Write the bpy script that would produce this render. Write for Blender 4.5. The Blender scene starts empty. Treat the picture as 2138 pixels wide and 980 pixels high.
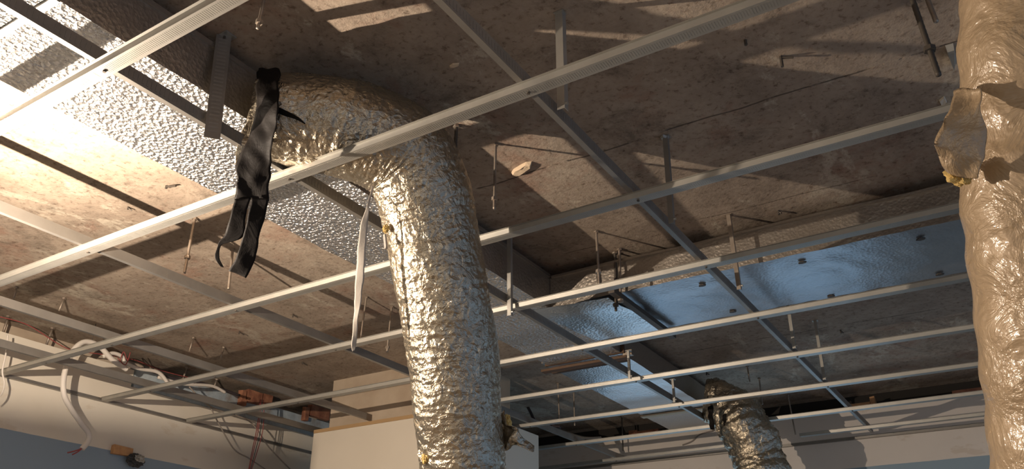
import bpy, math, random
from mathutils import Vector, Matrix, noise
random.seed(7)
# ------------------------------------------------------------------ frame of the place
# u = room units: camera at the origin, suspended grid at z = 1; one u is S metres
S = 1.6; CAMZ = 1.5
CX, CY = 1069.0, 490.0
VA = (-2058.0, 1333.0); VB = (2290.0, 1360.0)
F = math.sqrt(-((VA[0]-CX)*(VB[0]-CX) + (VA[1]-CY)*(VB[1]-CY)))
def dcam(px, py): return Vector((px-CX, -(py-CY), -F)).normalized()
_X = -dcam(*VA); _Y = dcam(*VB); _Z = _X.cross(_Y)
R = Matrix((_X, _Y, _Z))
def ray(px, py): return R @ dcam(px, py)
def onz(px, py, z): r = ray(px, py); return r*(z/r.z)
def onx(px, py, x): r = ray(px, py); return r*(x/r.x)
def ony(px, py, y): r = ray(px, py); return r*(y/r.y)
def PD(px, py, d):
    c = dcam(px, py); return (R @ c)*(d/-c.z)
def U(v): return Vector((v[0]*S, v[1]*S, CAMZ + v[2]*S))

sc = bpy.context.scene
COL = sc.collection
cam_d = bpy.data.cameras.new('camera'); cam = bpy.data.objects.new('camera', cam_d); COL.objects.link(cam)
cam_d.sensor_width = 36; cam_d.lens = F/2138*36; cam_d.clip_start = .02
M4 = R.to_4x4(); M4.translation = U((0, 0, 0)); cam.matrix_world = M4
sc.camera = cam
sc.view_settings.view_transform = 'Standard'; sc.view_settings.look = 'None'
sc.view_settings.gamma = 1; sc.view_settings.use_curve_mapping = False
sc.view_settings.exposure = 0.36
try:
    sc.cycles.use_denoising = True; sc.cycles.max_bounces = 8; sc.cycles.sample_clamp_indirect = 6
except Exception: pass

# world: dim cool daylight that reaches the open sides of the room, warmer towards the floor
w = bpy.data.worlds.new('world'); sc.world = w; w.use_nodes = True
nt = w.node_tree; nt.nodes.clear()
wo = nt.nodes.new('ShaderNodeOutputWorld'); bg = nt.nodes.new('ShaderNodeBackground')
tc = nt.nodes.new('ShaderNodeTexCoord'); sx = nt.nodes.new('ShaderNodeSeparateXYZ'); cr = nt.nodes.new('ShaderNodeValToRGB')
mp = nt.nodes.new('ShaderNodeMapRange'); mp.inputs[1].default_value = -1; mp.inputs[2].default_value = 1
nt.links.new(tc.outputs['Generated'], sx.inputs[0]); nt.links.new(sx.outputs[2], mp.inputs[0]); nt.links.new(mp.outputs[0], cr.inputs[0])
cr.color_ramp.elements[0].position = .0; cr.color_ramp.elements[0].color = (.17, .15, .13, 1)
cr.color_ramp.elements[1].position = .5; cr.color_ramp.elements[1].color = (.27, .25, .225, 1)
mx = nt.nodes.new('ShaderNodeMixRGB'); mr = nt.nodes.new('ShaderNodeMapRange'); mr.inputs[1].default_value = .3; mr.inputs[2].default_value = .9
mx.inputs[2].default_value = (.12, .20, .33, 1)
nt.links.new(sx.outputs[0], mr.inputs[0]); nt.links.new(mr.outputs[0], mx.inputs[0]); nt.links.new(cr.outputs[0], mx.inputs[1])
nt.links.new(mx.outputs[0], bg.inputs[0]); bg.inputs[1].default_value = 1.2
nt.links.new(bg.outputs[0], wo.inputs[0])

LAMP = (-2.03, .73, .72)
def lamp(name, typ, loc, energy, color, **kw):
    d = bpy.data.lights.new(name, typ); d.energy = energy; d.color = color
    for k, v in kw.items(): setattr(d, k, v)
    o = bpy.data.objects.new(name, d); COL.objects.link(o); o.location = U(loc); return o
def aim(o, tgt):
    o.rotation_euler = (U(tgt)-o.location).to_track_quat('-Z', 'Y').to_euler()
lamp('work_lamp_light', 'POINT', LAMP, 255, (1, .82, .65), shadow_soft_size=.008)
a = lamp('warm_fill_light', 'AREA', (.9, -1.3, .2), 11, (1, .78, .55), shape='DISK', size=2.2); aim(a, (-.3, 1.8, .9))  # added broad warm fill from behind the camera, no fixture
a = lamp('cool_fill_light', 'AREA', (-1.45, 4.70, .33), 9, (.42, .70, 1), shape='RECTANGLE', size=2.7, size_y=1.15); aim(a, (-1.45, 2.0, .5))  # added blue fill panel for the foil undersides, no real opening here

# ------------------------------------------------------------------ materials
def mat(name, col=(.5, .5, .5), rough=.6, metal=0.0):
    m = bpy.data.materials.new(name); m.use_nodes = True
    b = m.node_tree.nodes['Principled BSDF']
    b.inputs['Base Color'].default_value = (*col, 1); b.inputs['Roughness'].default_value = rough; b.inputs['Metallic'].default_value = metal
    return m, m.node_tree, b
def N(t, k, **kw):
    n = t.nodes.new('ShaderNode'+k)
    for a_, v in kw.items():
        if a_.startswith('i_'): n.inputs[a_[2:].replace('_', ' ')].default_value = v
        else: setattr(n, a_, v)
    return n
def pos(t, scale=(1, 1, 1)):
    g = N(t, 'NewGeometry'); m = N(t, 'Mapping'); m.inputs['Scale'].default_value = scale
    t.links.new(g.outputs['Position'], m.inputs['Vector']); return m.outputs[0]
def nz(t, vec, scale, detail=4, rough=.55, dist=0):
    n = N(t, 'TexNoise'); n.inputs['Scale'].default_value = scale; n.inputs['Detail'].default_value = detail
    n.inputs['Roughness'].default_value = rough; n.inputs['Distortion'].default_value = dist
    t.links.new(vec, n.inputs['Vector']); return n.outputs['Fac']
def ramp(t, fac, stops):
    r = N(t, 'ValToRGB'); e = r.color_ramp.elements
    while len(e) < len(stops): e.new(.5)
    for k, (p, c) in enumerate(stops):
        e[k].position = p; e[k].color = (*c, 1) if len(c) == 3 else c
    t.links.new(fac, r.inputs[0]); return r.outputs[0]
def mix(t, f, a_, b_, mode='MIX'):
    m = N(t, 'MixRGB', blend_type=mode)
    for i, v in enumerate((f, a_, b_)):
        if isinstance(v, (int, float)): m.inputs[i].default_value = v
        elif isinstance(v, tuple): m.inputs[i].default_value = (*v, 1)
        else: t.links.new(v, m.inputs[i])
    return m.outputs[0]
def bump(t, b, h, strength, dist, prev=None):
    n = N(t, 'Bump'); n.inputs['Strength'].default_value = strength; n.inputs['Distance'].default_value = dist
    t.links.new(h, n.inputs['Height'])
    if prev is not None: t.links.new(prev, n.inputs['Normal'])
    if b is not None: t.links.new(n.outputs[0], b.inputs['Normal'])
    return n.outputs[0]
def math_(t, op, a_, b_=None):
    m = N(t, 'Math', operation=op)
    for i, v in enumerate((a_, b_)):
        if v is None: continue
        if isinstance(v, (int, float)): m.inputs[i].default_value = v
        else: t.links.new(v, m.inputs[i])
    return m.outputs[0]

MT = {}
# old board-marked concrete slab
m, t, b = mat('slab_concrete', rough=.92); MT['slab'] = m
p = pos(t)
c = ramp(t, nz(t, p, 1.5, 9, .68, .25), [(.28, (.20, .155, .115)), (.46, (.32, .255, .195)), (.60, (.40, .325, .25)), (.78, (.50, .43, .345))])
red = ramp(t, nz(t, p, 2.4, 8, .7, .3), [(.54, (0, 0, 0)), (.70, (1, 1, 1))])
c = mix(t, math_(t, 'MULTIPLY', red, .7), c, (.26, .125, .080))
pale = ramp(t, nz(t, pos(t, (1.6, .8, 1)), 1.9, 9, .72, .4), [(.57, (0, 0, 0)), (.62, (1, 1, 1))])
c = mix(t, math_(t, 'MULTIPLY', pale, .6), c, (.56, .50, .40))
dk = ramp(t, nz(t, p, 3.6, 9, .78, .3), [(.34, (1, 1, 1)), (.47, (0, 0, 0))])
c = mix(t, math_(t, 'MULTIPLY', dk, .55), c, (.085, .065, .045))
speck = ramp(t, nz(t, p, 34, 5, .7, .2), [(.33, (.42, .35, .30)), (.45, (1, 1, 1)), (.72, (1.15, 1.15, 1.15))])
c = mix(t, .8, c, speck, 'MULTIPLY')
g = N(t, 'NewGeometry'); sp = N(t, 'SeparateXYZ'); t.links.new(g.outputs['Position'], sp.inputs[0])
yy = math_(t, 'ADD', sp.outputs[1], math_(t, 'MULTIPLY', nz(t, p, 3, 5), .05))
seams = None
for ys, wd in ((1.865, .005), (2.42, .003), (3.05, .003), (3.70, .005)):
    d = math_(t, 'ABSOLUTE', math_(t, 'SUBTRACT', yy, ys*S + .025))
    s_ = math_(t, 'LESS_THAN', d, wd)
    seams = s_ if seams is None else math_(t, 'MAXIMUM', seams, s_)
broken = ramp(t, nz(t, p, 4, 5, .6), [(.44, (0, 0, 0)), (.52, (1, 1, 1))])
seams = math_(t, 'MULTIPLY', math_(t, 'MULTIPLY', seams, broken), math_(t, 'GREATER_THAN', sp.outputs[0], -1.3*S))
c = mix(t, math_(t, 'MULTIPLY', seams, .75), c, (.05, .035, .025))
t.links.new(c, b.inputs['Base Color'])
n1 = bump(t, None, nz(t, p, 7, 9, .72, .1), .55, .02)
n1 = bump(t, None, nz(t, p, 70, 4, .6), .35, .004, n1)
bump(t, b, math_(t, 'MULTIPLY', seams, -1), .8, .012, n1)

def plaster(name, hi, lo, zpaint, extra=None):
    m, t, b = mat(name, rough=.85); p = pos(t)
    sp = N(t, 'SeparateXYZ'); t.links.new(p, sp.inputs[0])
    z = math_(t, 'ADD', sp.outputs[2], math_(t, 'MULTIPLY', nz(t, p, 3, 4), .012))
    f = math_(t, 'LESS_THAN', z, CAMZ + zpaint*S)
    h = mix(t, nz(t, p, 2.2, 5), tuple(v*.88 for v in hi), tuple(min(1, v*1.08) for v in hi))
    patch = ramp(t, nz(t, pos(t, (1, 1, 2.5)), 1.9, 5, .6), [(.60, (0, 0, 0)), (.64, (1, 1, 1))])
    h = mix(t, math_(t, 'MULTIPLY', patch, .35), h, (.55, .44, .31))
    t.links.new(mix(t, f, h, lo), b.inputs['Base Color'])
    bump(t, b, nz(t, p, 22, 5), .12, .004)
    return m
MT['wall_left'] = plaster('cream_plaster_over_blue_paint', (.74, .68, .57), (.27, .35, .42), .798)
MT['wall_back'] = plaster('grey_plaster_over_blue_paint', (.78, .71, .63), (.30, .40, .47), .858)
m, t, b = mat('floor_concrete', (.23, .19, .15), .9); MT['floor'] = m
t.links.new(ramp(t, nz(t, pos(t), 3, 5), [(.3, (.17, .14, .11)), (.7, (.30, .25, .2))]), b.inputs['Base Color'])

def foil(name, col, rough, sc_, st, dist, metal=.92, big=None, grime=.25):
    m, t, b = mat(name, col, rough, metal); p = pos(t)
    v = N(t, 'TexVoronoi', feature='F1'); v.inputs['Scale'].default_value = sc_; t.links.new(p, v.inputs['Vector'])
    h = mix(t, .5, v.outputs['Distance'], nz(t, p, sc_*1.3, 3))
    n1 = bump(t, None, h, st, dist)
    if big: n1 = bump(t, None, nz(t, p, big[0], 5, .6, .8), big[1], big[2], n1)
    t.links.new(n1, b.inputs['Normal'])
    g_ = nz(t, p, 3.1, 6, .6)
    t.links.new(mix(t, math_(t, 'MULTIPLY', g_, grime), col, tuple(v_*.45 for v_ in col)), b.inputs['Base Color'])
    t.links.new(math_(t, 'ADD', math_(t, 'MULTIPLY', g_, .14), rough-.07), b.inputs['Roughness'])
    return m
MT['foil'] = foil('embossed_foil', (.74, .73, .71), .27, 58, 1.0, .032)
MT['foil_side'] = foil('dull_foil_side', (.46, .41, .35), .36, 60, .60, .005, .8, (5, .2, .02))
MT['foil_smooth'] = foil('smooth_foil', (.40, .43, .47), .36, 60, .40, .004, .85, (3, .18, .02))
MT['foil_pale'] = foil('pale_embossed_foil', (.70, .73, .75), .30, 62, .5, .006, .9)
MT['foil_flex'] = foil('crinkled_flex_foil', (.52, .45, .34), .27, 48, .8, .008, .88, (20, .8, .015))
MT['foil_tan'] = foil('tan_plastic_wrap', (.40, .29, .175), .52, 34, .6, .007, .12, (9, .6, .03))
b_ = MT['foil_tan'].node_tree.nodes['Principled BSDF']; b_.inputs['Coat Weight'].default_value = .55; b_.inputs['Coat Roughness'].default_value = .16
MT['foil_tan'].node_tree.links.new(b_.inputs['Normal'].links[0].from_socket, b_.inputs['Coat Normal'])
m, t, b = mat('galvanized_steel', (.62, .60, .56), .48, .7); MT['steel'] = m
t.links.new(mix(t, nz(t, pos(t), 14, 4), (.36, .345, .31), (.50, .485, .44)), b.inputs['Base Color'])
bump(t, b, nz(t, pos(t), 40, 3), .08, .002)
m, t, b = mat('dusty_channel_steel', (.40, .38, .35), .5, .75); MT['steel_dusty'] = m
t.links.new(mix(t, nz(t, pos(t), 9, 5), (.24, .225, .20), (.38, .36, .33)), b.inputs['Base Color'])
m, t, b = mat('rod_steel', (.38, .33, .27), .5, .7); MT['rod'] = m
t.links.new(mix(t, nz(t, pos(t), 20, 5), (.22, .15, .10), (.52, .47, .40)), b.inputs['Base Color'])
m, t, b = mat('dark_steel', (.10, .085, .07), .6, .5); MT['rust'] = mat('rusty_steel', (.13, .08, .05), .8, .3)[0]
m, t, b = mat('dark_steel', (.10, .085, .07), .6, .5); MT['dark'] = m
m, t, b = mat('black_plastic_tape', (.010, .008, .007), .6); MT['black'] = m; b.inputs['Specular IOR Level'].default_value = .1
bump(t, b, nz(t, pos(t), 12, 5, .6, .8), .35, .012)
m, t, b = mat('white_strap', (.40, .36, .31), .6); MT['strap'] = m
bump(t, b, nz(t, pos(t), 120, 2), .3, .002)
m, t, b = mat('gypsum_board', (.70, .62, .50), .85); MT['gypsum'] = m
t.links.new(mix(t, nz(t, pos(t), 1.5, 4), (.64, .57, .46), (.72, .65, .54)), b.inputs['Base Color'])
m, t, b = mat('brown_board_edge', (.42, .27, .13), .85); MT['brown'] = m
m, t, b = mat('column_concrete', (.5, .41, .31), .9); MT['column'] = m
t.links.new(ramp(t, nz(t, pos(t), 2.5, 6), [(.3, (.40, .31, .22)), (.7, (.56, .47, .36))]), b.inputs['Base Color'])
bump(t, b, nz(t, pos(t), 14, 6), .4, .01)
m, t, b = mat('pale_blue_concrete', (.38, .45, .49), .9); MT['blueconc'] = m
t.links.new(ramp(t, nz(t, pos(t), 5, 7, .65), [(.35, (.28, .27, .25)), (.5, (.36, .43, .48)), (.7, (.50, .57, .60))]), b.inputs['Base Color'])
bump(t, b, nz(t, pos(t), 18, 6), .5, .01)
m, t, b = mat('red_brick', (.42, .15, .07), .9); MT['brick'] = m
t.links.new(ramp(t, nz(t, pos(t), 11, 6), [(.35, (.20, .075, .045)), (.65, (.40, .18, .10))]), b.inputs['Base Color'])
bump(t, b, nz(t, pos(t), 30, 5), .6, .01)
m, t, b = mat('timber', (.50, .26, .11), .8); MT['timber'] = m
t.links.new(ramp(t, nz(t, pos(t), 20, 4), [(.3, (.40, .20, .09)), (.7, (.60, .34, .15))]), b.inputs['Base Color'])
MT['void'] = mat('shaded_gap_masonry', (.03, .026, .022), .95)[0]  # near-black colour stands in for the shade in the gap above the wall
m, t, b = mat('white_conduit', (.68, .63, .56), .55); MT['conduit'] = m
MT['redwire'] = mat('red_wire', (.28, .06, .055), .6)[0]
MT['blackwire'] = mat('dark_wire', (.05, .04, .045), .5)[0]
MT['greywire'] = mat('grey_cable', (.30, .26, .22), .6)[0]
m, t, b = mat('yellow_insulation', (.62, .44, .16), .95); MT['wool'] = m
bump(t, b, nz(t, pos(t), 60, 4), .8, .01)
MT['plaster_chip'] = mat('pale_plaster', (.62, .48, .33), .9)[0]
bump(MT['plaster_chip'].node_tree, MT['plaster_chip'].node_tree.nodes['Principled BSDF'], nz(MT['plaster_chip'].node_tree, pos(MT['plaster_chip'].node_tree), 30, 5), .7, .01)
MT['lampblack'] = mat('lamp_housing', (.04, .04, .04), .5)[0]
MT['glass'] = mat('lamp_glass', (.9, .85, .7), .3)[0]

# ------------------------------------------------------------------ builders (geometry given in u)
class MB:
    def __init__(s): s.v = []; s.f = []
    def add(s, vs, fs):
        k = len(s.v); s.v += [Vector(v) for v in vs]; s.f += [tuple(i+k for i in f) for f in fs]; return s
    def box(s, x0, x1, y0, y1, z0, z1):
        vs = [(x, y, z) for x in (x0, x1) for y in (y0, y1) for z in (z0, z1)]
        return s.add(vs, [(0, 1, 3, 2), (4, 6, 7, 5), (0, 4, 5, 1), (2, 3, 7, 6), (0, 2, 6, 4), (1, 5, 7, 3)])
    def prism(s, pts, a, L, axis):           # closed profile extruded along x or y
        n = len(pts); vs = []
        for q in (a, L):
            for (u_, z) in pts: vs.append((q, u_, z) if axis == 'x' else (u_, q, z))
        fs = [(i, (i+1) % n, n+(i+1) % n, n+i) for i in range(n)] + [tuple(range(n))[::-1], tuple(range(n, 2*n))]
        return s.add(vs, fs)
    def tube(s, path, r, n=8, cap=True):
        path = [Vector(p) for p in path]; rs = r if isinstance(r, (list, tuple)) else [r]*len(path)
        rings = []; up = None
        for i, p in enumerate(path):
            tg = (path[min(i+1, len(path)-1)] - path[max(i-1, 0)]).normalized()
            if up is None: up = tg.orthogonal().normalized()
            up = (up - tg*up.dot(tg)).normalized(); sd = tg.cross(up)
            rings.append([p + (up*math.cos(q) + sd*math.sin(q))*rs[i] for q in [2*math.pi*j/n for j in range(n)]])
        vs = [v for rg in rings for v in rg]; fs = []
        for i in range(len(rings)-1):
            for j in range(n): fs.append((i*n+j, i*n+(j+1) % n, (i+1)*n+(j+1) % n, (i+1)*n+j))
        if cap: fs += [tuple(range(n))[::-1], tuple(range(len(vs)-n, len(vs)))]
        return s.add(vs, fs)
    def build(s, name, m, parent=None, smooth=False, origin=None, fixn=True):
        me = bpy.data.meshes.new(name)
        W = [U(v) for v in s.v]
        if parent is not None: o0 = ORG.get(parent.name, Vector((0, 0, 0)))
        elif origin is not None: o0 = U(origin)
        else:
            xs = [v.x for v in W]; ys = [v.y for v in W]; zs = [v.z for v in W]
            o0 = Vector(((min(xs)+max(xs))/2, (min(ys)+max(ys))/2, min(zs)))
        me.from_pydata([v-o0 for v in W], [], s.f); me.update()
        if fixn:
            import bmesh
            bm = bmesh.new(); bm.from_mesh(me); bmesh.ops.recalc_face_normals(bm, faces=bm.faces); bm.to_mesh(me); bm.free()
        if smooth: me.polygons.foreach_set('use_smooth', [True]*len(me.polygons))
        me.materials.append(MT[m] if isinstance(m, str) else m)
        o = bpy.data.objects.new(name, me); COL.objects.link(o)
        ORG[o.name] = o0
        if parent is None: o.location = o0
        else: o.parent = parent
        return o
ORG = {}
def tag(o, label=None, cat=None, group=None, kind=None):
    if label: o['label'] = label
    if cat: o['category'] = cat
    if group: o['group'] = group
    if kind: o['kind'] = kind
    return o
def empty(name, loc, label, cat, group=None):
    o = bpy.data.objects.new(name, None); COL.objects.link(o); o.location = U(loc); o.empty_display_size = .05
    ORG[o.name] = U(loc); return tag(o, label, cat, group)
def smoothpath(pts, k=8):
    pts = [Vector(p) for p in pts]; out = []
    for i in range(len(pts)-1):
        p0 = pts[max(i-1, 0)]; p1 = pts[i]; p2 = pts[i+1]; p3 = pts[min(i+2, len(pts)-1)]
        for j in range(k):
            q = j/k
            out.append(.5*((2*p1)+(p2-p0)*q+(2*p0-5*p1+4*p2-p3)*q*q+(3*p1-p0-3*p2+p3)*q**3))
    out.append(pts[-1]); return out

H = 1.27            # underside of the slab
XL, YB = -3.60, 4.76
# ------------------------------------------------------------------ the setting
tag(MB().box(-3.85, 1.6, -1.6, 5.0, H, H+.12).build('ceiling', 'slab'), kind='structure')
tag(MB().box(-3.85, 1.6, -1.6, 5.0, -.9375-.05, -.9375).build('floor', 'floor'), kind='structure')
wl = MB().box(XL-.12, XL, -1.6, 2.35, -.9375, 1.18).box(XL-.12, XL, 2.35, YB+.15, -.9375, 1.10)
tag(wl.build('wall_left', 'wall_left'), kind='structure')
tag(MB().box(XL, 1.6, YB, YB+.12, -.9375, 1.163).build('wall_back', 'wall_back'), kind='structure')
tag(MB().box(XL-.22, XL-.16, -1.6, 5.0, 1.0, H).build('wall_outer_left', 'column'), kind='structure')
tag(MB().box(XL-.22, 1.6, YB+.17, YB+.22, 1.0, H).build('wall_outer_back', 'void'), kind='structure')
wn = MB(); 
for a_ in ((-2.34, -2.30, -.07, .73), (-.60, -.56, -.07, .73), (-2.34, -.56, -.07, -.03), (-2.34, -.56, .70, .73), (-1.47, -1.43, -.07, .73)): wn.box(a_[0], a_[1], YB-.03, YB-.001, a_[2], a_[3])
tag(wn.build('added_window_frame_1', 'gypsum'), kind='structure')  # unseen frame on the solid wall, added to go with the blue fill

# ------------------------------------------------------------------ suspended grid
GA = 'long ceiling channels that carry the boards'
def hat(y, z0):     # hat section, web at the bottom
    wb, wt, h, lp, th = .0150, .0165, .0135, .0055, .0009
    o_ = [(-wt-lp, h), (-wt, h), (-wb, 0), (wb, 0), (wt, h), (wt+lp, h)]
    i_ = [(wt+lp, h-th), (wt-th*.2, h-th), (wb-th, th), (-wb+th, th), (-wt+th*.2, h-th), (-wt-lp, h-th)]
    i_ = [(wt+lp, h+th), (wt-th, h+th), (wb-th, th), (-wb+th, th), (-wt+th, h+th), (-wt-lp, h+th)]
    return [(y+a_, z0+b_) for a_, b_ in o_+i_]
CROSS = (-.697, -1.36, -2.15, -2.82, -3.24)
def a_channel(x0, x1, y0, y1, label, ribs=True, z0=.997, group=None, joint=None):
    t_ = empty('ceiling_channel', ((x0+x1)/2, (y0+y1)/2, z0), label, 'ceiling channel', group)
    mb = MB(); ym = (y0+y1)/2
    mb.prism(hat(ym, z0), x0, x1, 'x')
    if ribs:
        x = x0+.05
        while x < x1-.02:
            mb.box(x, x+.0034, ym-.0095, ym+.0085, z0-.00022, z0)
            x += .0052 if not (joint and abs(x-joint) < .03) else .03
    # the run is not quite square to the room
    for v in mb.v: v.y += (y1-y0)*((v.x-x0)/(x1-x0)-.5)
    mb.build('channel_body', 'steel', t_)
    for xc in CROSS:
        if x0 < xc < x1:
            yy_ = y0+(y1-y0)*(xc-x0)/(x1-x0)
            MB().tube([(xc-.012, yy_, z0+.001), (xc-.012, yy_, z0-.003)], .0035, 8).build('screw', 'dark', t_)
    return t_
a_channel(-3.58, .75, .745, .660, 'nearest long grey channel, crossing the top left corner under the foil duct', joint=-1.4)
a_channel(-3.58, .75, 1.196, 1.187, 'long ribbed channel passing in front of the bend of the fat foil duct', joint=-1.95)
a_channel(-3.58, .25, 1.742, 1.712, 'long ribbed channel just behind the fat foil duct, reaching the tan duct at right')
a_channel(-3.58, .25, 2.222, 2.188, 'long channel crossing under the branch duct foil side, glowing left of the hanging rods')
a_channel(-3.58, .25, 2.690, 2.690, 'long channel crossing under the blue underside of the branch duct')
a_channel(-2.19, .25, 3.160, 3.190, 'long channel just beyond the branch duct, passing under the exposed duct end', ribs=False)
a_channel(-2.28, .25, 3.630, 3.670, 'long channel above the small far foil hose, second short of the back wall', ribs=False)
a_channel(-2.60, .25, 4.125, 4.120, 'long channel crossing the top of the small far foil hose by the dark wall gap', ribs=False)
a_channel(-3.10, -1.37, 4.665, 4.600, 'short last channel along the back wall, left of the small far foil hose', ribs=False)
a_channel(-1.06, .25, 4.545, 4.538, 'short last channel along the back wall, right of the small far foil hose', ribs=False)

def b_channel(x, y0, y1, label, xe=0, ribs=True):
    z0 = 1.0115; wd, h, th = .0135, .030, .0010
    pr = [(x-wd, z0), (x, z0), (x, z0+h), (x-wd, z0+h), (x-wd, z0+h-th), (x-th, z0+h-th), (x-th, z0+th), (x-wd, z0+th)]
    mb = MB().prism(pr, y0, y1, 'y')
    if ribs:
        y = y0+.02
        while y < y1-.02:
            mb.box(x, x+.0006, y, y+.004, z0+.007, z0+.023); y += .0105
    for v in mb.v: v.x += xe*((v.y-y0)/(y1-y0))
    return tag(mb.build('carrier_channel', 'steel_dusty'), label, 'carrier channel')
b_channel(-1.372, -.1, 4.02, 'dark cross carrier running along under the foil covered rectangular duct', -.008)
b_channel(-.704, -.1, 4.70, 'cross carrier hung from the slab by tall angle hangers, right of the fat duct', -.020)
b_channel(-2.165, -.1, 4.72, 'cross carrier at left that passes behind the fat duct beside the white board', .015, False)
b_channel(-2.84, -.1, 3.135, 'cross carrier at far left ending on the brown top edge of the white board', .03, False)
b_channel(-3.29, -.1, 3.40, 'cross carrier nearest the left wall, ending left of the white board', .06, False)
# wall angles
z0 = 1.0
tag(MB().box(XL+.0005, XL+.003, .2, YB-.01, z0-.004, z0+.014).box(XL+.003, XL+.02, .2, YB-.01, z0-.004, z0-.0025).build('wall_angle', 'steel_dusty'), 'thin steel angle fixed along the cream left wall', 'wall angle')
tag(MB().box(XL+.03, 1.0, YB-.003, YB-.0005, z0-.004, z0+.014).box(XL+.03, 1.0, YB-.02, YB-.003, z0-.004, z0-.0025).build('wall_angle', 'steel_dusty'), 'thin steel angle fixed along the grey back wall', 'wall angle')

# ------------------------------------------------------------------ hangers and rods
def strip(name, x, y, ztop, zbot, label, w_=.013, lean=(0, 0), m='steel', cat='hanger', foot=True, turn=0):
    t_ = empty(name, (x, y, zbot), label, cat, None)
    th = .0011; pr = [(-w_/2, 0), (w_/2, 0), (w_/2, w_*.9), (w_/2-th, w_*.9), (w_/2-th, th), (-w_/2, th)]
    ca, sa = math.cos(turn), math.sin(turn); pr = [(a_*ca-b_*sa, a_*sa+b_*ca) for a_, b_ in pr]
    vs = []
    for z, lx, ly in ((ztop, lean[0], lean[1]), (zbot, 0, 0)):
        for a_, b_ in pr: vs.append((x+a_+lx, y+b_+ly, z))
    n = len(pr); fs = [(i, (i+1) % n, n+(i+1) % n, n+i) for i in range(n)]+[tuple(range(n)), tuple(range(n, 2*n))[::-1]]
    MB().add(vs, fs).build('strap', m, t_)
    MB().box(x+lean[0]-.012, x+lean[0]+.012, y+lean[1]-.004, y+lean[1]+.016, ztop-.0015, ztop).build('top_foot', m, t_)
    MB().tube([(x+lean[0]+.001, y+lean[1]+.008, ztop-.0015), (x+lean[0]+.001, y+lean[1]+.008, ztop-.011)], .003, 8).build('bolt', 'dark', t_)
    if foot: MB().tube([(x+w_/2, y+.004, zbot+.012), (x+w_/2+.006, y+.004, zbot+.012)], .0035, 8).build('bolt', 'steel', t_)
    return t_
e = .0005
strip('angle_hanger', -.690, 1.290, H-e, 1.010, 'tallest angle hanger near the top centre, its foot on the pale carrier', .018)
strip('angle_hanger', -.690, 1.885, H-e, 1.000, 'angle hanger with bent silvery foot right of the long channel crossing', .014, (.004, 0), 'steel_dusty')
strip('angle_hanger', -.688, 2.430, H-e, 1.005, 'rusty round sided hanger in front of the branch duct', .013, (-.006, 0), 'rod')
strip('angle_hanger', -.700, 3.105, H-e, 1.008, 'hanger with bright bands beyond the branch duct, left one of two on the right carrier', .012)
strip('angle_hanger', -.704, 3.578, H-e, 1.008, 'hanger farthest along the right carrier, in front of the dark slab', .012)
strip('angle_hanger', -1.362, 2.158, H-e, .962, 'long grey angle hanger against the duct side just right of the fat duct', .014, (-.004, 0), 'steel')
strip('angle_hanger', -1.362, 3.08, 1.105, .985, 'short hanger hanging at the broken duct end', .010, (0, 0))
strip('angle_hanger', -1.362, 3.56, 1.105, .998, 'short hanger below the narrow blue duct', .010, (0, 0))
strip('angle_hanger', -1.372, 4.09, 1.105, .975, 'short dark hanger where the carrier ends at the small far hose', .010, (0, 0), 'dark')
# channel offcut hanging by the duct, top left
t_ = empty('hanging_channel_strip', (-1.39, .98, 1.0), 'wide ribbed channel offcut hanging in front of the duct at top left', 'channel strip')
mb = MB(); pt = Vector((-1.386, .953, H-.004)); pb = Vector((-1.346, .945, .968))
w_, th = .0165, .007; DX, DY = .62, .785
vs = []
for q in (pt, pb):
    for a_, b_ in ((-w_, 0), (w_, 0), (w_, th), (w_-.001, th), (w_-.001, .001), (-w_+.001, .001), (-w_+.001, th), (-w_, th)): vs.append((q.x+a_*DX+b_*DY*-1, q.y+a_*DY+b_*DX, q.z))
mb.add(vs, [(i, (i+1) % 8, 8+(i+1) % 8, 8+i) for i in range(8)]+[tuple(range(8)), tuple(range(8, 16))[::-1]])
k = 0
while k < 26:
    q = pt.lerp(pb, (k+1)/28); rv = []
    for e_ in (-.0008, .0004):
        for sg, dz in ((-1, 0), (1, 0), (1, -.0042), (-1, -.0042)): rv.append((q.x+sg*.010*DX-e_*DY, q.y+sg*.010*DY+e_*DX, q.z+dz))
    mb.add([tuple(v_) for v_ in rv], [(0, 1, 2, 3), (7, 6, 5, 4), (0, 4, 5, 1), (1, 5, 6, 2), (2, 6, 7, 3), (3, 7, 4, 0)]); k += 1
mb.build('ribbed_strip', 'steel_dusty', t_)
MB().box(-1.401, -1.369, .945, .975, H-.004, H-e).build('bent_tab', 'steel', t_)
MB().tube([(-1.385, .954, H-.012), (-1.379, .950, H-.012)], .003, 8).build('screw', 'dark', t_)

def rod(top, bot, label, r=.0042, group=None, m='rod', nut=None, thread=True):
    t_ = empty('threaded_rod', top, label, 'threaded rod', group)
    top = Vector(top); bot = Vector(bot); n = 40 if thread else 2
    pts = [top.lerp(bot, i/n) for i in range(n+1)]
    MB().tube(pts, [r*(1+.10*(i % 2)) for i in range(n+1)], 8).build('rod', m, t_, True)
    MB().tube([top+Vector((0, 0, -.001)), top+Vector((0, 0, -.007))], r*2.1, 6).build('anchor_collar', 'rod', t_)
    if nut is not None:
        q = top.lerp(bot, nut); MB().tube([q+Vector((0, 0, .005)), q-Vector((0, 0, .005))], r*2.2, 6).build('nut', m, t_)
    return t_
def rodpx(pt, pb, label, **k):
    a_ = onz(*pt, H-e); r_ = ray(*pb); tt = (r_.x*a_.x+r_.y*a_.y)/(r_.x**2+r_.y**2); b_ = r_*tt
    rod(a_, b_, label, **k)
rodpx((1245, 483), (1251, 596), 'thin rod hanging in front of the branch duct, left of the paired rods', nut=.75, r=.0045)
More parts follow.
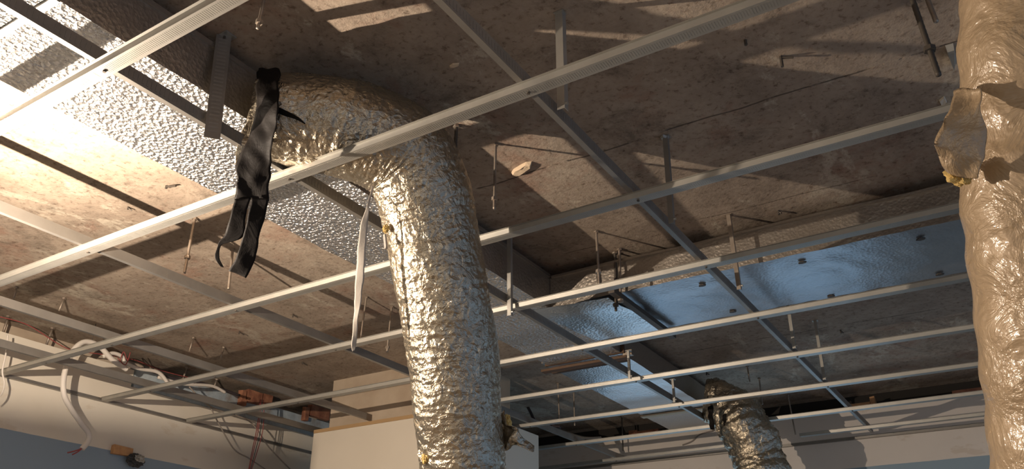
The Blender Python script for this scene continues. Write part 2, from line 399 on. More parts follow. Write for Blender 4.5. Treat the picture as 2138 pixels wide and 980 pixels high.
rodpx((1284, 527), (1286, 650), 'left rod of the close pair at the branch duct corner', nut=.9, r=.0048, m='dark')
rodpx((1293, 520), (1296, 632), 'right rod of the close pair at the branch duct corner', nut=.97, r=.0048)
rodpx((407, 455), (385, 571), 'rod hanging left of the black tape strips over bare slab', nut=.72, r=.0045)
rodpx((486, 520), (477, 604), 'rod whose tip shows just below the black tape strips', r=.0045)
rodpx((1035, 300), (1032, 437), 'slim rod hanging alone just right of the fat duct bend', nut=.85, r=.0038)
rodpx((818, 640), (808, 736), 'slim rod between white strap and fat duct', nut=.9, r=.004)
rodpx((765, 620), (752, 715), 'rod hidden beside the dangling white strap', r=.0035)
rodpx((553, -10), (538, 60), 'bright rod with a washer and hooked end at the top left of the slab', nut=.8, r=.0035)
rodpx((1895, -30), (1960, 158), 'long dark leaning rod beside the tan duct at top right', nut=.72, r=.0055, m='dark')
rodpx((1925, -30), (1955, 46), 'pale short rod beside the tan duct, above the long dark one', nut=.3, r=.0050)
rodpx((953, 262), (948, 375), 'rod against the outside of the fat duct bend', r=.0045, m='dark')
rodpx((404, 705), (395, 735), 'short stub rod over the left channel, left of a pair', r=.004, thread=False)
rodpx((467, 725), (460, 750), 'short stub rod over the left channel, right of a pair', r=.004, thread=False)
rodpx((134, 622), (123, 650), 'stub rod near the left wall under the wide shadow', r=.004, thread=False)
rodpx((35, 600), (28, 625), 'stub rod at the extreme left above the wide shadow', r=.004, thread=False)
rodpx((18, 660), (6, 697), 'stub rod at the extreme left below the pale carrier', r=.005, thread=False)
rodpx((110, 685), (97, 720), 'stub rod left of the white conduit loop', r=.005, thread=False)
rodpx((390, 768), (380, 798), 'stub rod over the pale blue lintel, left one', r=.005, thread=False)
rodpx((453, 792), (446, 812), 'stub rod over the pale blue lintel, right one', r=.005, thread=False)
rodpx((1560, 765), (1566, 798), 'slim rod above the small far hose', r=.004, thread=False)
rodpx((1585, 790), (1592, 845), 'slim rod to the right above the small far hose', r=.004)
rodpx((1645, 825), (1661, 908), 'slim rod hanging down against the back wall', r=.004)
rodpx((1165, 800), (1168, 878), 'slim rod behind the fat duct, left one over the dark slab', r=.004)
rodpx((1198, 820), (1200, 890), 'slim rod behind the fat duct, right one over the dark slab', r=.004)
rodpx((1298, 870), (1301, 942), 'dark slim rod hanging in front of the back wall gap', r=.004, m='dark')
rodpx((1972, 395), (2000, 428), 'thin rod at the torn flap of the tan duct', r=.003)

# nails and bent ties left in the slab
def tie(px, py, dx, dy, label, drop=.02, r=.0028):
    a_ = onz(px, py, H-e); b_ = onz(px+dx, py+dy, H-.008)
    MB_ = MB().tube([a_, a_-Vector((0, 0, drop)), ], r, 6); MB_.tube([a_-Vector((0, 0, .004)), b_-Vector((0, 0, .004))], r*.8, 6)
    tag(MB_.build('bent_tie', 'dark'), label, 'nail')
tie(1630, 118, 26, -1, 'bent dark tie in the slab right of the upper long channel', .03, .004)
tie(348, 388, 20, -2, 'bent flat tie in the bright slab at left', .01, .004)
tie(268, 432, 8, 6, 'small bent nail in the bright slab at left', .01)
tie(612, 656, 10, 6, 'small bent nail in the slab below the black strips', .015)
tie(500, 692, 10, 6, 'small bent nail in the slab above the left crossing', .012)
tie(632, 757, 10, 5, 'small bent nail near the beige column', .01, .004)
tie(1556, 84, 2, 6, 'short dark nail head by the top long channel', .014, .004)
tie(1625, 440, 6, 3, 'short dark nail at the top of the branch duct', .015, .004)
tie(1475, 778, 6, 3, 'short dark nail in the far slab', .015, .004)
tie(1755, 690, 6, 4, 'short dark nail in the far slab near the tan duct', .015, .004)
# bits on the slab
def chip(poly, label, m='plaster_chip', th=.006, name='plaster_chip', cat='plaster chip'):
    a_ = [onz(x, y, H-e) for x, y in poly]; b_ = [onz(x, y, H-e)-Vector((0, 0, th*(.6+.5*random.random()))) for x, y in poly]
    n = len(a_); cc = sum(a_, Vector())/n
    b_ = [cc.lerp(v, .82) - Vector((0, 0, cc.z-v.z))*.0 for v in b_]
    return tag(MB().add(a_+b_, [(i, (i+1) % n, n+(i+1) % n, n+i) for i in range(n)]+[tuple(range(n)), tuple(range(n, 2*n))[::-1]]).build(name, m), label, cat)
chip([(1067, 361), (1072, 353), (1085, 345), (1098, 338), (1110, 337), (1110, 344), (1098, 354), (1085, 361), (1075, 366)], 'pale knob of plaster on the slab right of the fat duct', th=.018)
chip([(938, 137), (945, 132), (959, 131), (958, 136), (947, 139), (939, 141)], 'small pale flake on the shaded slab above the fat duct')
chip([(1378, 286), (1384, 281), (1396, 283), (1397, 290), (1386, 294)], 'crumpled silvery tab at the top of the bent foot hanger', 'steel', .010, 'metal_tab', 'metal tab')
chip([(1960, 209), (1971, 200), (1977, 212), (1966, 222)], 'small cream square washer plate by the tan duct', 'gypsum', .006, 'washer_plate', 'plate')
chip([(1973, 95), (1990, 90), (1995, 110), (1988, 135), (1980, 120)], 'grey steel bracket on the slab beside the tan duct', 'steel', .03, 'steel_bracket', 'bracket')

# ------------------------------------------------------------------ rectangular foil covered ducts
XR, XLd, ZB, ZT = -1.405, -1.755, 1.110, 1.240
def duct(name, x0, x1, y0, y1, zb, zt, label, axis, bottom='foil', side='foil_side', cuts=40, sag=.003, waves=None, hem=True):
    t_ = empty(name, ((x0+x1)/2, (y0+y1)/2, zb), label, 'duct')
    def panel(fn, nu, nv):
        vs = [fn(i/nu, j/nv) for j in range(nv+1) for i in range(nu+1)]
        fs = [(j*(nu+1)+i, j*(nu+1)+i+1, (j+1)*(nu+1)+i+1, (j+1)*(nu+1)+i) for j in range(nv) for i in range(nu)]
        return vs, fs
    def q(v):
        n_ = noise.noise(Vector(v)*9)*sag + noise.noise(Vector(v)*28)*sag*.35
        return Vector((v[0]+n_, v[1]-n_*.8, v[2]-abs(n_)*.9+.001))
    A, B = (int((x1-x0)*cuts)+2, int((y1-y0)*cuts)+2)
    vs, fs = panel(lambda a_, b_: q((x0+(x1-x0)*a_, y0+(y1-y0)*b_, zb)), A, B)
    bo = MB().add(vs, fs).build('underside_wrap', bottom, t_, True)
    s_ = MB(); C_ = 6
    for xx in (x0, x1):
        vs, fs = panel(lambda a_, b_: q((xx, y0+(y1-y0)*a_, zb+(zt-zb)*b_)), B, C_); s_.add(vs, fs)
    for yy_ in (y0, y1):
        vs, fs = panel(lambda a_, b_: q((x0+(x1-x0)*a_, yy_, zb+(zt-zb)*b_)), A, C_); s_.add(vs, fs)
    vs, fs = panel(lambda a_, b_: q((x0+(x1-x0)*a_, y0+(y1-y0)*b_, zt)), A, B); s_.add(vs, fs)
    s_.build('side_wrap', side, t_, True)
    return t_
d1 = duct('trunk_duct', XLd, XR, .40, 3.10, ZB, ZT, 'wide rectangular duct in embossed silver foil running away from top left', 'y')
# folded tape along the top corner
MB().box(XR+.0005, XR+.006, .45, 2.50, ZT-.010, ZT+.002).build('corner_tape', 'foil_side', d1)
MB().box(XLd-.004, XR+.004, .585, .60, ZB-.006, ZB-.001).build('joint_strip', 'steel', d1)
YN, YF = 2.507, 2.93
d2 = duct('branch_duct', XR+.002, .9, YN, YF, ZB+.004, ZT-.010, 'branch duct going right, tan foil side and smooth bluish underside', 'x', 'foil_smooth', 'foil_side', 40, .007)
mb = MB()
xs = [XR+.01+i*.03 for i in range(76)]
for i in range(75):
    za = ZT-.014+noise.noise(Vector((xs[i]*3, 0, 0)))*.006; zb_ = ZT-.014+noise.noise(Vector((xs[i+1]*3, 0, 0)))*.006
    mb.add([(xs[i], YN-.009, za), (xs[i+1], YN-.009, zb_), (xs[i+1], YN-.009, zb_+.008), (xs[i], YN-.009, za+.008), (xs[i], YN+.003, za), (xs[i+1], YN+.003, zb_), (xs[i+1], YN+.003, zb_+.008), (xs[i], YN+.003, za+.008)], [(0, 1, 2, 3), (7, 6, 5, 4), (0, 4, 5, 1), (3, 2, 6, 7)])
mb.build('top_hem', 'foil_side', d2)
# pins with bent black tips
for k_, (px, py) in enumerate([(1466, 595), (1675, 547), (1922, 498), (1530, 650), (1735, 618), (1962, 572)]):
    a_ = onz(px, py, ZB+.001)
    n_ = 7; pts = [a_+Vector((.011*math.cos(6.28*i/n_)*(1.2+.4*math.sin(3*i)), .009*math.sin(6.28*i/n_), 0)) for i in range(n_)]
    lo = [p_-Vector((0, 0, .004)) for p_ in pts]
    MB().add(pts+lo, [(i, (i+1) % n_, n_+(i+1) % n_, n_+i) for i in range(n_)]+[tuple(range(n_)), tuple(range(n_, 2*n_))[::-1]]).build('wrap_pin', 'dark', d2)
# loose sheet sagging where the branch meets the trunk
mb = MB(); nu, nv = 26, 20
c00, c10, c11, c01 = (1105, 650), (1270, 622), (1385, 688), (1245, 712)
def sheet(a_, b_):
    px = (c00[0]*(1-a_)+c10[0]*a_)*(1-b_)+(c01[0]*(1-a_)+c11[0]*a_)*b_; py = (c00[1]*(1-a_)+c10[1]*a_)*(1-b_)+(c01[1]*(1-a_)+c11[1]*a_)*b_
    v = onz(px, py, 1.092)
    v.z += noise.noise(Vector((a_*3, b_*3, 0)))*.003 - .004*math.sin(b_*9)*a_
    return v
sa_ = [sheet(i/nu, j/nv) for j in range(nv+1) for i in range(nu+1)]
n_ = len(sa_); fs = [(j*(nu+1)+i, j*(nu+1)+i+1, (j+1)*(nu+1)+i+1, (j+1)*(nu+1)+i) for j in range(nv) for i in range(nu)]
mb.add(sa_+[v+Vector((0, 0, .0012)) for v in sa_], fs+[tuple(q+n_ for q in f[::-1]) for f in fs])
mb.build('loose_foil_sheet', 'foil_pale', d1, True)
# support angles under the ducts
def bar(a_, b_, w_, h_, name, label, m='dark', cat='support bar'):
    a_ = Vector(a_); b_ = Vector(b_); d = (b_-a_).normalized(); s_ = d.cross(Vector((0, 0, 1))).normalized()*w_/2; u_ = Vector((0, 0, h_))
    vs = [a_-s_, a_+s_, a_+s_+u_, a_-s_+u_, b_-s_, b_+s_, b_+s_+u_, b_-s_+u_]
    return tag(MB().add(vs, [(0, 1, 2, 3), (7, 6, 5, 4), (0, 4, 5, 1), (1, 5, 6, 2), (2, 6, 7, 3), (3, 7, 4, 0)]).build(name, m), label, cat)
bar((-1.118, 2.42, 1.080), (-1.118, 2.97, 1.080), .022, .018, 'support_angle', 'dark steel angle carrying the branch duct beside its bottom corner')
bar((-1.79, 3.120, 1.086), (-1.38, 3.120, 1.086), .035, .010, 'support_angle', 'brown rusty angle under the end of the wide foil duct', 'rust')
# flange of the wide duct end, open and broken
fl = empty('duct_flange', (-1.58, 3.12, ZB), 'dull metal flange ring between the wide duct and the narrow blue duct', 'duct flange')
MB().box(-1.77, -1.39, 3.103, 3.113, ZB-.002, ZT+.01).build('flange_plate', 'rust', fl)
MB().box(-1.40, -1.36, 3.113, 3.135, ZB-.012, ZB+.01).build('flange_lug', 'rod', fl)
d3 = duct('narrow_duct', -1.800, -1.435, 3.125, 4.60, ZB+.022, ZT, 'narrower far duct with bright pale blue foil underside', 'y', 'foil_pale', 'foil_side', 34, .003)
MB().box(-1.806, -1.43, 3.225, 3.245, ZB+.004, ZB+.0195).build('joint_strip', 'rust', d3)
MB().box(-1.805, -1.429, 4.20, 4.24, ZB+.012, ZB+.0195).build('tape_band', 'plaster_chip', d3)

# ------------------------------------------------------------------ flexible foil hoses
def hose(path, rads, m, name, parent, ncirc=150, seg=.0030, pitch=.028, ridge=.0005, crink=.007, seed=0, flat=0, fine=.0035):
    P = smoothpath(path, 14); Rr = []
    for i in range(len(rads)-1):
        for j in range(14): Rr.append(rads[i]+(rads[i+1]-rads[i])*j/14)
    Rr.append(rads[-1])
    # resample by arc length
    L = [0]
    for i in range(1, len(P)): L.append(L[-1]+(P[i]-P[i-1]).length)
    n = int(L[-1]/seg); pts = []; rr = []; k_ = 0
    for i in range(n+1):
        s_ = L[-1]*i/n
        while k_ < len(L)-2 and L[k_+1] < s_: k_ += 1
        q = (s_-L[k_])/max(1e-9, L[k_+1]-L[k_]); pts.append(P[k_].lerp(P[k_+1], q)); rr.append(Rr[k_]*(1-q)+Rr[k_+1]*q)
    mb = MB(); vs = []; up = None
    for i, p_ in enumerate(pts):
        tg = (pts[min(i+3, n)]-pts[max(i-3, 0)]).normalized()
        if up is None: up = tg.orthogonal().normalized()
        up = (up-tg*up.dot(tg)).normalized(); sd = tg.cross(up)
        # curvature bunches the skin on the inside of a bend
        s_ = L[-1]*i/n
        for j in range(ncirc):
            th = 2*math.pi*j/ncirc; dr = up*math.cos(th)+sd*math.sin(th)
            b3 = p_+dr*rr[i]
            ph = s_/pitch + .18*noise.noise(b3*5+Vector((seed, 0, 0))) + th/(2*math.pi)
            cs = Vector((math.cos(th)*2.0, math.sin(th)*2.0, s_*46+seed+1.6*noise.noise(b3*14)))   # long crinkles around the hose
            cs2 = Vector((math.cos(th)*5.0, math.sin(th)*5.0, s_*110+seed*2+1.5*noise.noise(b3*22)))
            d_ = ridge*math.cos(2*math.pi*ph)
            d_ += crink*noise.noise(b3*8+Vector((0, seed, 0)))
            c1 = noise.noise(cs+Vector((noise.noise(b3*12)*1.6, 0, 0))); c2 = noise.noise(cs2)
            d_ += fine*(1-2.2*abs(c1))*.42 + fine*.50*(1-2*abs(c2)) + fine*.45*noise.noise(b3*120)
            vs.append(p_+dr*(rr[i]+d_))
    fs = [(i*ncirc+j, i*ncirc+(j+1) % ncirc, (i+1)*ncirc+(j+1) % ncirc, (i+1)*ncirc+j) for i in range(n) for j in range(ncirc)]
    mb.add(vs, fs); return mb.build(name, m, parent, True, fixn=False)
def hosepx(spec, *a_, **k):
    pts = [PD(x, y, d) for x, y, d, r in spec]; rs = [r*d/F for x, y, d, r in spec]
    return hose(pts, rs, *a_, **k)
ctr = [(549, 240, 1.98, 82), (580, 245, 1.985, 93), (650, 255, 2.01, 100), (725, 269, 2.03, 104), (795, 293, 2.055, 104), (850, 332, 2.075, 102), (880, 390, 2.08, 99), (896, 460, 2.08, 97), (912, 540, 2.065, 96),
       (930, 640, 2.055, 94), (945, 740, 2.05, 93), (955, 850, 2.04, 91), (965, 950, 2.03, 88), (975, 1070, 2.02, 86), (985, 1200, 2.0, 86)]
hs = empty('flexible_duct', PD(985, 1200, 2.0), 'fat crinkled silver foil hose bending down from the duct through the centre', 'flexible duct', None)
hosepx(ctr, 'foil_flex', 'hose_skin', hs, seed=3.1, fine=.0026, crink=.006)
def crumple(cen, size, m, name, parent, seed, amp=.45, n=28, fr=3.0):
    mb = MB(); vs = []; cen = Vector(cen)
    for i in range(n+1):
        a_ = math.pi*i/n
        for j in range(2*n):
            b_ = math.pi*j/n; d_ = Vector((math.sin(a_)*math.cos(b_), math.sin(a_)*math.sin(b_), math.cos(a_)))
            k_ = 1+amp*noise.noise(d_*fr+Vector((seed, 0, 0)))+amp*.6*(.5-abs(noise.noise(d_*fr*2.3+Vector((0, seed, 0)))))
            vs.append(cen+Vector((d_.x*size[0], d_.y*size[1], d_.z*size[2]))*k_)
    fs = [(i*2*n+j, i*2*n+(j+1) % (2*n), (i+1)*2*n+(j+1) % (2*n), (i+1)*2*n+j) for i in range(n) for j in range(2*n)]
    return mb.add(vs, fs).build(name, m, parent, False)
tag(crumple(PD(1058, 885, 2.09), (.010, .010, .020), 'wool', 'insulation_tuft', hs, 9, .5, 22), 'yellow tuft')
crumple(PD(806, 478, 2.0), (.007, .006, .009), 'wool', 'insulation_tuft', hs, 2, .6, 20)
crumple(PD(888, 958, 1.97), (.008, .006, .010), 'wool', 'insulation_tuft', hs, 4, .6, 20)
crumple(PD(893, 945, 1.98), (.020, .008, .012), 'foil_flex', 'torn_foil_flap', hs, 14, .9, 16)
mb = MB(); a_, b_ = PD(803, 490, 1.99), PD(806, 520, 1.98)
mb.tube([a_, b_], .004, 4).build('paper_tag', 'strap', hs)

# tan hose at the right edge
rt = [(2189, -330, 1.18, 151), (2185, -150, 1.17, 151), (2179, 0, 1.17, 151), (2177, 150, 1.16, 155), (2182, 280, 1.16, 159), (2197, 400, 1.15, 167), (2209, 520, 1.14, 171), (2222, 640, 1.13, 169), (2235, 760, 1.12, 167), (2243, 880, 1.11, 163), (2255, 1000, 1.10, 163), (2267, 1150, 1.09, 163)]
hr = empty('flexible_duct', PD(2250, 1150, 1.09), 'tan foil hose hanging down the right edge of the picture', 'flexible duct')
# its upper part goes up and bends towards the slab
hosepx(rt, 'foil_tan', 'hose_skin', hr, seed=8.7, ncirc=140, seg=.0035, pitch=.075, ridge=.0016, crink=.007, fine=.0010)
def fan(pts, parent, name, m, th=.0015, sub=10, amp=.004, seed=0):
    # crumpled sheet from an outline given as two rails of 3-D points
    A_, B_ = pts; A_ = smoothpath(A_, 6); B_ = smoothpath(B_, 6); n = len(A_); mb = MB(); vs = []
    for i in range(n):
        for j in range(sub+1):
            v = A_[i].lerp(B_[i], j/sub)
            v = v + Vector((noise.noise(v*34+Vector((seed, 0, 0))), noise.noise(v*34+Vector((0, seed+5, 0))), noise.noise(v*34+Vector((0, 0, seed+9)))))*amp
            vs.append(v)
    N_ = len(vs); fs = [(i*(sub+1)+j, i*(sub+1)+j+1, (i+1)*(sub+1)+j+1, (i+1)*(sub+1)+j) for i in range(n-1) for j in range(sub)]
    off = (A_[min(1, n-1)]-A_[0]).cross(B_[0]-A_[0]).normalized()*th
    edge = [(i*(sub+1), (i+1)*(sub+1), (i+1)*(sub+1)+N_, i*(sub+1)+N_) for i in range(n-1)]+[(i*(sub+1)+sub, i*(sub+1)+sub+N_, (i+1)*(sub+1)+sub+N_, (i+1)*(sub+1)+sub) for i in range(n-1)]
    edge += [(j, j+N_, j+1+N_, j+1) for j in range(sub)]+[((n-1)*(sub+1)+j, (n-1)*(sub+1)+j+1, (n-1)*(sub+1)+j+1+N_, (n-1)*(sub+1)+j+N_) for j in range(sub)]
    mb.add(vs+[v+off for v in vs], fs+[tuple(q+N_ for q in f[::-1]) for f in fs]+edge)
    return mb.build(name, m, parent, True)
fan(([PD(1998, 195, 1.15), PD(1980, 235, 1.12), PD(1962, 275, 1.10), PD(1955, 305, 1.10), PD(1963, 335, 1.11), PD(1985, 360, 1.12)],
     [PD(2040, 180, 1.105), PD(2055, 235, 1.095), PD(2060, 280, 1.09), PD(2056, 320, 1.085), PD(2048, 352, 1.085), PD(2040, 374, 1.09)]), hr, 'torn_foil_flap', 'foil_tan', amp=.008)
tag(crumple(PD(2006, 362, 1.12), (.016, .012, .014), 'wool', 'insulation_tuft', hr, 21, .55, 26, 2.2), 'yellow insulation showing at the tear')

fan(([PD(1050, 866, 2.06), PD(1063, 880, 2.04), PD(1080, 898, 2.03), PD(1098, 912, 2.03), PD(1112, 930, 2.04)],
     [PD(1048, 930, 2.05), PD(1060, 940, 2.03), PD(1074, 941, 2.02), PD(1088, 944, 2.02), PD(1102, 941, 2.03)]), hs, 'torn_foil_flap', 'foil_flex', .003, 18, .020, 31)
# small far hose
ff = [(1470, 838, 4.20, 34), (1492, 842, 4.18, 42), (1520, 852, 4.12, 47), (1548, 878, 4.06, 49), (1566, 915, 4.0, 50), (1582, 955, 3.96, 50), (1602, 1010, 3.9, 51), (1625, 1080, 3.86, 51)]
hf = empty('flexible_duct', PD(1625, 1080, 3.86), 'small far foil hose dropping from the dark end of the narrow duct', 'flexible duct')
hosepx(ff, 'foil_flex', 'hose_skin', hf, seed=17, ncirc=90, seg=.006, pitch=.05, ridge=.003, crink=.03, fine=.011)
for k_, (px, py, ln) in enumerate([(1478, 850, 45), (1492, 860, 50), (1508, 868, 34)]):
    a_ = PD(px, py, 3.98)
    fan(([a_, PD(px+2, py+ln*.5, 3.97), PD(px+7, py+ln, 3.97)], [PD(px+10, py-4, 3.97), PD(px+12, py+ln*.5, 3.96), PD(px+12, py+ln, 3.97)]), hf, 'loose_tape', 'black' if k_ != 1 else 'foil_flex', .002, 5, .01, k_)

# black tape around the mouth of the fat hose with long hanging tails
bt = empty('black_tape_wrap', PD(512, 575, 1.93), 'black plastic tape wound round the duct collar with two long hanging tails', 'tape')
dd = 1.90
fan(([PD(538, 143, 1.95), PD(533, 185, 1.90), PD(536, 225, 1.885), PD(528, 262, 1.88), PD(512, 300, 1.885), PD(497, 345, 1.885), PD(496, 380, 1.89), PD(490, 420, 1.89)],
     [PD(584, 145, 1.93), PD(582, 190, 1.855), PD(580, 225, 1.83), PD(577, 262, 1.84), PD(568, 300, 1.85), PD(567, 345, 1.875), PD(564, 380, 1.885), PD(560, 420, 1.89)]), bt, 'collar_wrap', 'black', .002, 14, .006, 1)
fan(([PD(490, 415, 1.89), PD(480, 455, 1.89), PD(470, 490, 1.90), PD(456, 508, 1.90), PD(448, 538, 1.90), PD(461, 558, 1.90)],
     [PD(523, 415, 1.89), PD(514, 455, 1.89), PD(505, 498, 1.895), PD(462, 512, 1.90), PD(457, 538, 1.90), PD(468, 560, 1.90)]), bt, 'hanging_tail', 'black', .002, 8, .003, 2)
fan(([PD(524, 415, 1.885), PD(517, 455, 1.885), PD(507, 500, 1.89), PD(494, 540, 1.89), PD(478, 568, 1.89)],
     [PD(561, 415, 1.885), PD(553, 455, 1.885), PD(540, 500, 1.89), PD(530, 545, 1.89), PD(514, 580, 1.89)]), bt, 'hanging_tail', 'black', .002, 8, .004, 3)
fan(([PD(578, 222, 1.87), PD(600, 232, 1.86), PD(622, 244, 1.85), PD(637, 258, 1.85)],
     [PD(577, 236, 1.87), PD(598, 243, 1.86), PD(618, 250, 1.85), PD(635, 259, 1.85)]), bt, 'loose_end', 'black', .0015, 4, .002, 4)
# crumpled foil collar edge showing beside the tape
fc = fan(([PD(533, 165, 1.985), PD(520, 230, 1.96), PD(510, 265, 1.93), PD(498, 300, 1.90), PD(492, 340, 1.90)],
     [PD(545, 165, 1.985), PD(540, 230, 1.95), PD(530, 265, 1.93), PD(520, 300, 1.90), PD(512, 345, 1.90)]), hs, 'foil_collar', 'foil_flex', .002, 8, .006, 7)

# white strap dangling from the bend
st = fan(([PD(776, 388, 2.0), PD(766, 430, 1.975), PD(752, 475, 1.97), PD(745, 540, 1.97), PD(741, 600, 1.97), PD(738, 660, 1.97), PD(734, 715, 1.97), PD(736, 734, 1.97)],
     [PD(781, 388, 2.0), PD(772, 430, 1.975), PD(768, 475, 1.97), PD(762, 540, 1.965), PD(758, 600, 1.965), PD(749, 660, 1.965), PD(744, 715, 1.97), PD(740, 732, 1.97)]), None, 'fabric_strap', 'strap', .0012, 5, .0022, 6)
tag(st, 'whitish woven strap dangling from under the hose bend', 'strap')

# ------------------------------------------------------------------ column, white board, masonry at the walls
tag(MB().box(-3.12, -2.30, 3.20, 3.66, .80, H-e).build('concrete_column', 'column'), 'beige concrete column head rising behind the white board to the slab', 'column')
pn = empty('gypsum_boxing', (-2.7, 3.45, -.9375), 'white gypsum board boxing with a brown top edge, left of the fat duct', 'boxing')
MB().box(-3.175, -2.20, 3.150, 3.170, -.9375, .985).build('front_board', 'gypsum', pn)
MB().box(-3.175, -2.20, 3.148, 3.172, .9855, 1.003).build('top_edge', 'brown', pn)
MB().box(-2.22, -2.20, 3.171, 3.78, -.9375, .985).build('side_board', 'gypsum', pn)
MB().box(-3.175, -3.155, 3.171, 3.70, -.9375, .985).build('side_board', 'gypsum', pn)
tag(MB().box(XL-.10, XL+.006, 2.36, 3.72, 1.101, 1.200).build('painted_lintel', 'blueconc'), 'pale blue flaking concrete lintel on top of the left wall', 'lintel')
def brick(x, y, z, sx_, sy, sz, label, m='brick', name='brick', cat='brick', rz=0):
    mb = MB(); n = 5; vs = []
    mb.box(-sx_/2, sx_/2, -sy/2, sy/2, 0, sz)
    c_, s_ = math.cos(rz), math.sin(rz)
    for v in mb.v:
        v += Vector((noise.noise(v*90+Vector((x, y, z))), noise.noise(v*80), noise.noise(v*70)))*.006
        v.x, v.y, v.z = x+v.x*c_-v.y*s_, y+v.x*s_+v.y*c_, z+v.z
    return tag(mb.build(name, m), label, cat)
def bl(px0, py0, px1, py1, label, X=XL+.02, **k):
    a_ = onx(px0, py0, X); b_ = onx(px1, py1, X)
    z0_, z1_ = min(a_.z, b_.z), max(a_.z, b_.z)
    brick(X, (a_.y+b_.y)/2, z0_, .03, abs(b_.y-a_.y), max(.012, z1_-z0_), label, **k)
bl(500, 836, 512, 818, 'upright orange brick end on the pale blue lintel')
bl(512, 838, 545, 823, 'broken orange brick lying along the pale blue lintel')
bl(545, 842, 566, 828, 'small broken brick beside the rod over the lintel')
bl(498, 845, 512, 836, 'small brick fragment below the upright orange brick end')
bl(632, 878, 643, 852, 'upright orange brick next to the white board')
bl(645, 868, 686, 857, 'flat brick bridging to the beige column')
def bb(px0, py0, px1, py1, label, Y=YB-.03, **k):
    a_ = ony(px0, py0, Y); b_ = ony(px1, py1, Y)
    brick((a_.x+b_.x)/2, YB+.025, 1.1635, abs(b_.x-a_.x), .05, max(.014, abs(a_.z-b_.z))+.012, label, **k)
bb(1325, 888, 1368, 878, 'orange brick in the dark gap left of the narrow duct')
bb(1308, 893, 1325, 884, 'dark brick stub in the gap beside a slim rod')
bb(1762, 836, 1812, 826, 'orange timber lintel piece in the dark gap above the back wall', m='timber', name='timber_block', cat='timber')
bb(1815, 846, 1823, 830, 'short upright timber post in the dark gap', m='timber', name='timber_block', cat='timber')
bb(1985, 816, 2052, 803, 'reddish brick in the dark gap next to the tan duct')
# timber block with conduit box at the lower left
tb = tag(brick(XL+.012, onx(252, 940, XL).y, onx(252, 952, XL).z, .024, .10, .040, 'orange timber block fixed low on the left wall below the white conduit', 'timber', 'timber_block', 'timber'),)
c0 = onx(283, 962, XL+.03)
ct = empty('broken_socket', c0, 'dark broken fitting with a bright metal scrap low on the left wall', 'fitting')
crumple(c0, (.018, .042, .028), 'lampblack', 'charred_cover', ct, 3, .35, 18)
crumple(c0+Vector((.03, .0, .005)), (.008, .022, .012), 'steel', 'metal_scrap', ct, 6, 1.0, 10)

# ------------------------------------------------------------------ conduit, wires
XC = -3.41
cpts = [(265, 772), (235, 752), (208, 724), (180, 714), (158, 726), (143, 752), (133, 790), (134, 825), (148, 853), (170, 885), (185, 905), (184, 922), (171, 938)]
P = smoothpath([onx(x, y, XC+.0*i) for i, (x, y) in enumerate(cpts)], 22)
co = empty('flexible_conduit', P[-1], 'white corrugated conduit looping up and hanging in front of the left wall', 'conduit')
MB().tube(P, [.0108*(1+.10*(i % 2)) for i in range(len(P))], 12).build('conduit_pipe', 'conduit', co, True)
q_ = max(P, key=lambda v_: v_.z)
MB().tube([(q_.x, q_.y, H-e), (q_.x, q_.y, q_.z+.008)], .0015, 6).build('hanging_tie', 'dark', co)
for k_, (a_, m_) in enumerate([((-14, 10), 'redwire'), ((-20, 13), 'redwire'), ((-30, 9), 'redwire')]):
    MB().tube(smoothpath([onx(171, 937, XC), onx(171+a_[0]*.5, 937+a_[1]*.6, XC), onx(171+a_[0], 937+a_[1], XC)], 5), .003, 6).build('wire_end', m_, co)
def wire(pts, X, label, m='greywire', r=.0035, plane='x'):
    f = {'x': onx, 'y': ony, 'z': onz}[plane]
    return tag(MB().tube(smoothpath([f(x, y, X) for x, y in pts], 8), r, 6).build('cable', m, None, True), label, 'cable')
wire([(395, 808), (440, 850), (520, 880), (562, 935), (610, 985)], -3.45, 'thin grey cable curving down to the right in front of the left wall')
wire([(440, 852), (462, 895), (490, 940), (520, 958), (560, 985)], -3.5, 'second thin cable sagging below the lintel')
for k_, (dx, m_) in enumerate([(0, 'redwire'), (4, 'blackwire'), (8, 'redwire'), (-3, 'redwire')]):
    wire([(545+dx*.6, 835), (543+dx, 870), (538+dx*1.2, 905), (530+dx, 940), (520+dx*.5, 985)], -3.40-.004*k_, ['red wire of the bundle hanging left of the white board, second from left', 'black wire in the bundle hanging left of the white board', 'red wire of the bundle hanging left of the white board, rightmost', 'red wire of the bundle hanging left of the white board, leftmost'][k_], m_, .0021)
wire([(0, 662), (60, 680), (140, 728), (210, 740), (280, 752), (340, 775), (420, 795)], -3.50, 'red wire running along the top of the left wall', 'redwire', .0022)
wire([(215, 745), (235, 738), (255, 745), (262, 758), (290, 770), (330, 778), (350, 800)], -3.42, 'pale conduit offcut lying behind the conduit loop', 'conduit', .009)
wire([(250, 756), (258, 735), (266, 752), (272, 736), (262, 762), (246, 748)], -3.40, 'small tangle of red wire behind the channel', 'redwire', .0022)
wire([(300, 770), (360, 790), (420, 800), (500, 826)], -3.46, 'dark cable lying in the rubble above the left wall', 'blackwire', .007)
wire([(330, 788), (380, 802), (440, 806), (470, 820)], -3.44, 'white cable crumpled in the rubble above the left wall', 'conduit', .008)
wire([(16, 700), (12, 740), (5, 775), (9, 800), (4, 822), (-8, 835)], -3.45, 'thin pale wire hanging at the extreme left', 'conduit', .0035)
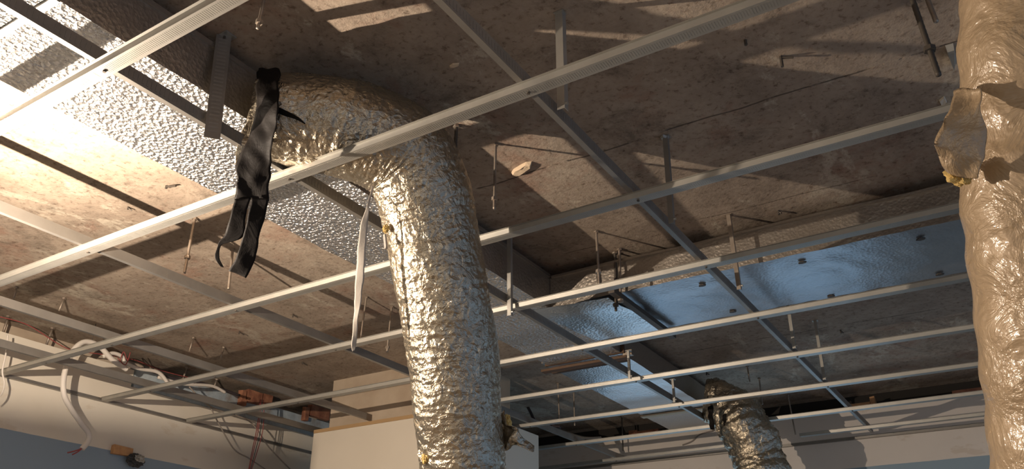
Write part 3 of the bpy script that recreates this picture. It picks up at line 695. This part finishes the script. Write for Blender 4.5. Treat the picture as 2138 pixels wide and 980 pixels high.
wire([(1096, 838), (1108, 862), (1118, 880), (1140, 886), (1170, 893)], 4.2, 'dark cable drooping in the gap behind the fat duct', 'blackwire', .009, 'y')
wire([(1150, 893), (1185, 905), (1220, 915), (1255, 915)], YB-.01, 'pale cable lying on the head of the back wall', 'conduit', .009, 'y')
wire([(1425, 930), (1445, 922), (1462, 908), (1490, 900)], YB-.005, 'thin pale wire loop under the narrow duct end', 'greywire', .004, 'y')

# ------------------------------------------------------------------ the work lamp (just left of the picture)
lx, ly, lz = LAMP
lm = empty('work_lamp', (lx, ly, -.9375), 'black work lamp on a slim pole lighting the slab from the left', 'lamp')
MB().tube([(lx-.09, ly, -.9375), (lx-.09, ly, lz-.02)], .012, 10).build('pole', 'lampblack', lm)
MB().box(lx-.34, lx+.34, ly-.02, ly+.02, -.9375, -.92).box(lx-.11, lx-.07, ly-.3, ly+.3, -.9375, -.922).build('foot', 'lampblack', lm)
# added unseen plate, rim shaped to keep light off the lower left wall
vs = [(lx-.095, ly-.15, lz-.10), (lx-.095, ly+.20, lz-.10), (lx-.095, ly+.20, lz+.0195), (lx-.095, ly-.15, lz-.0040)]
vs += [(v[0]-.012, v[1], v[2]) for v in vs]
MB().add(vs, [(0, 1, 2, 3), (7, 6, 5, 4), (0, 4, 5, 1), (1, 5, 6, 2), (2, 6, 7, 3), (3, 7, 4, 0)]).build('light_cutoff_plate', 'lampblack', lm)

# things of one kind carry one group phrase
GR = {'ceiling channel': 'ribbed ceiling channels of the hanging grid', 'carrier channel': 'cross carriers above the ceiling channels', 'hanger': 'angle hangers from the slab', 'threaded rod': 'rods hanging from the slab',
      'brick': 'bricks over the wall heads', 'flexible duct': 'foil hoses', 'nail': 'nails and ties left in the slab', 'cable': 'loose cables and wires', 'wall angle': 'steel angles along the walls', 'duct': 'rectangular foil covered ducts', 'plaster chip': 'plaster chips on the slab', 'timber': 'timber blocks at the walls', 'support bar': 'support angles under the ducts'}
for o in list(COL.objects):
    if o.parent is None and o.get('category') in GR: o['group'] = GR[o['category']]
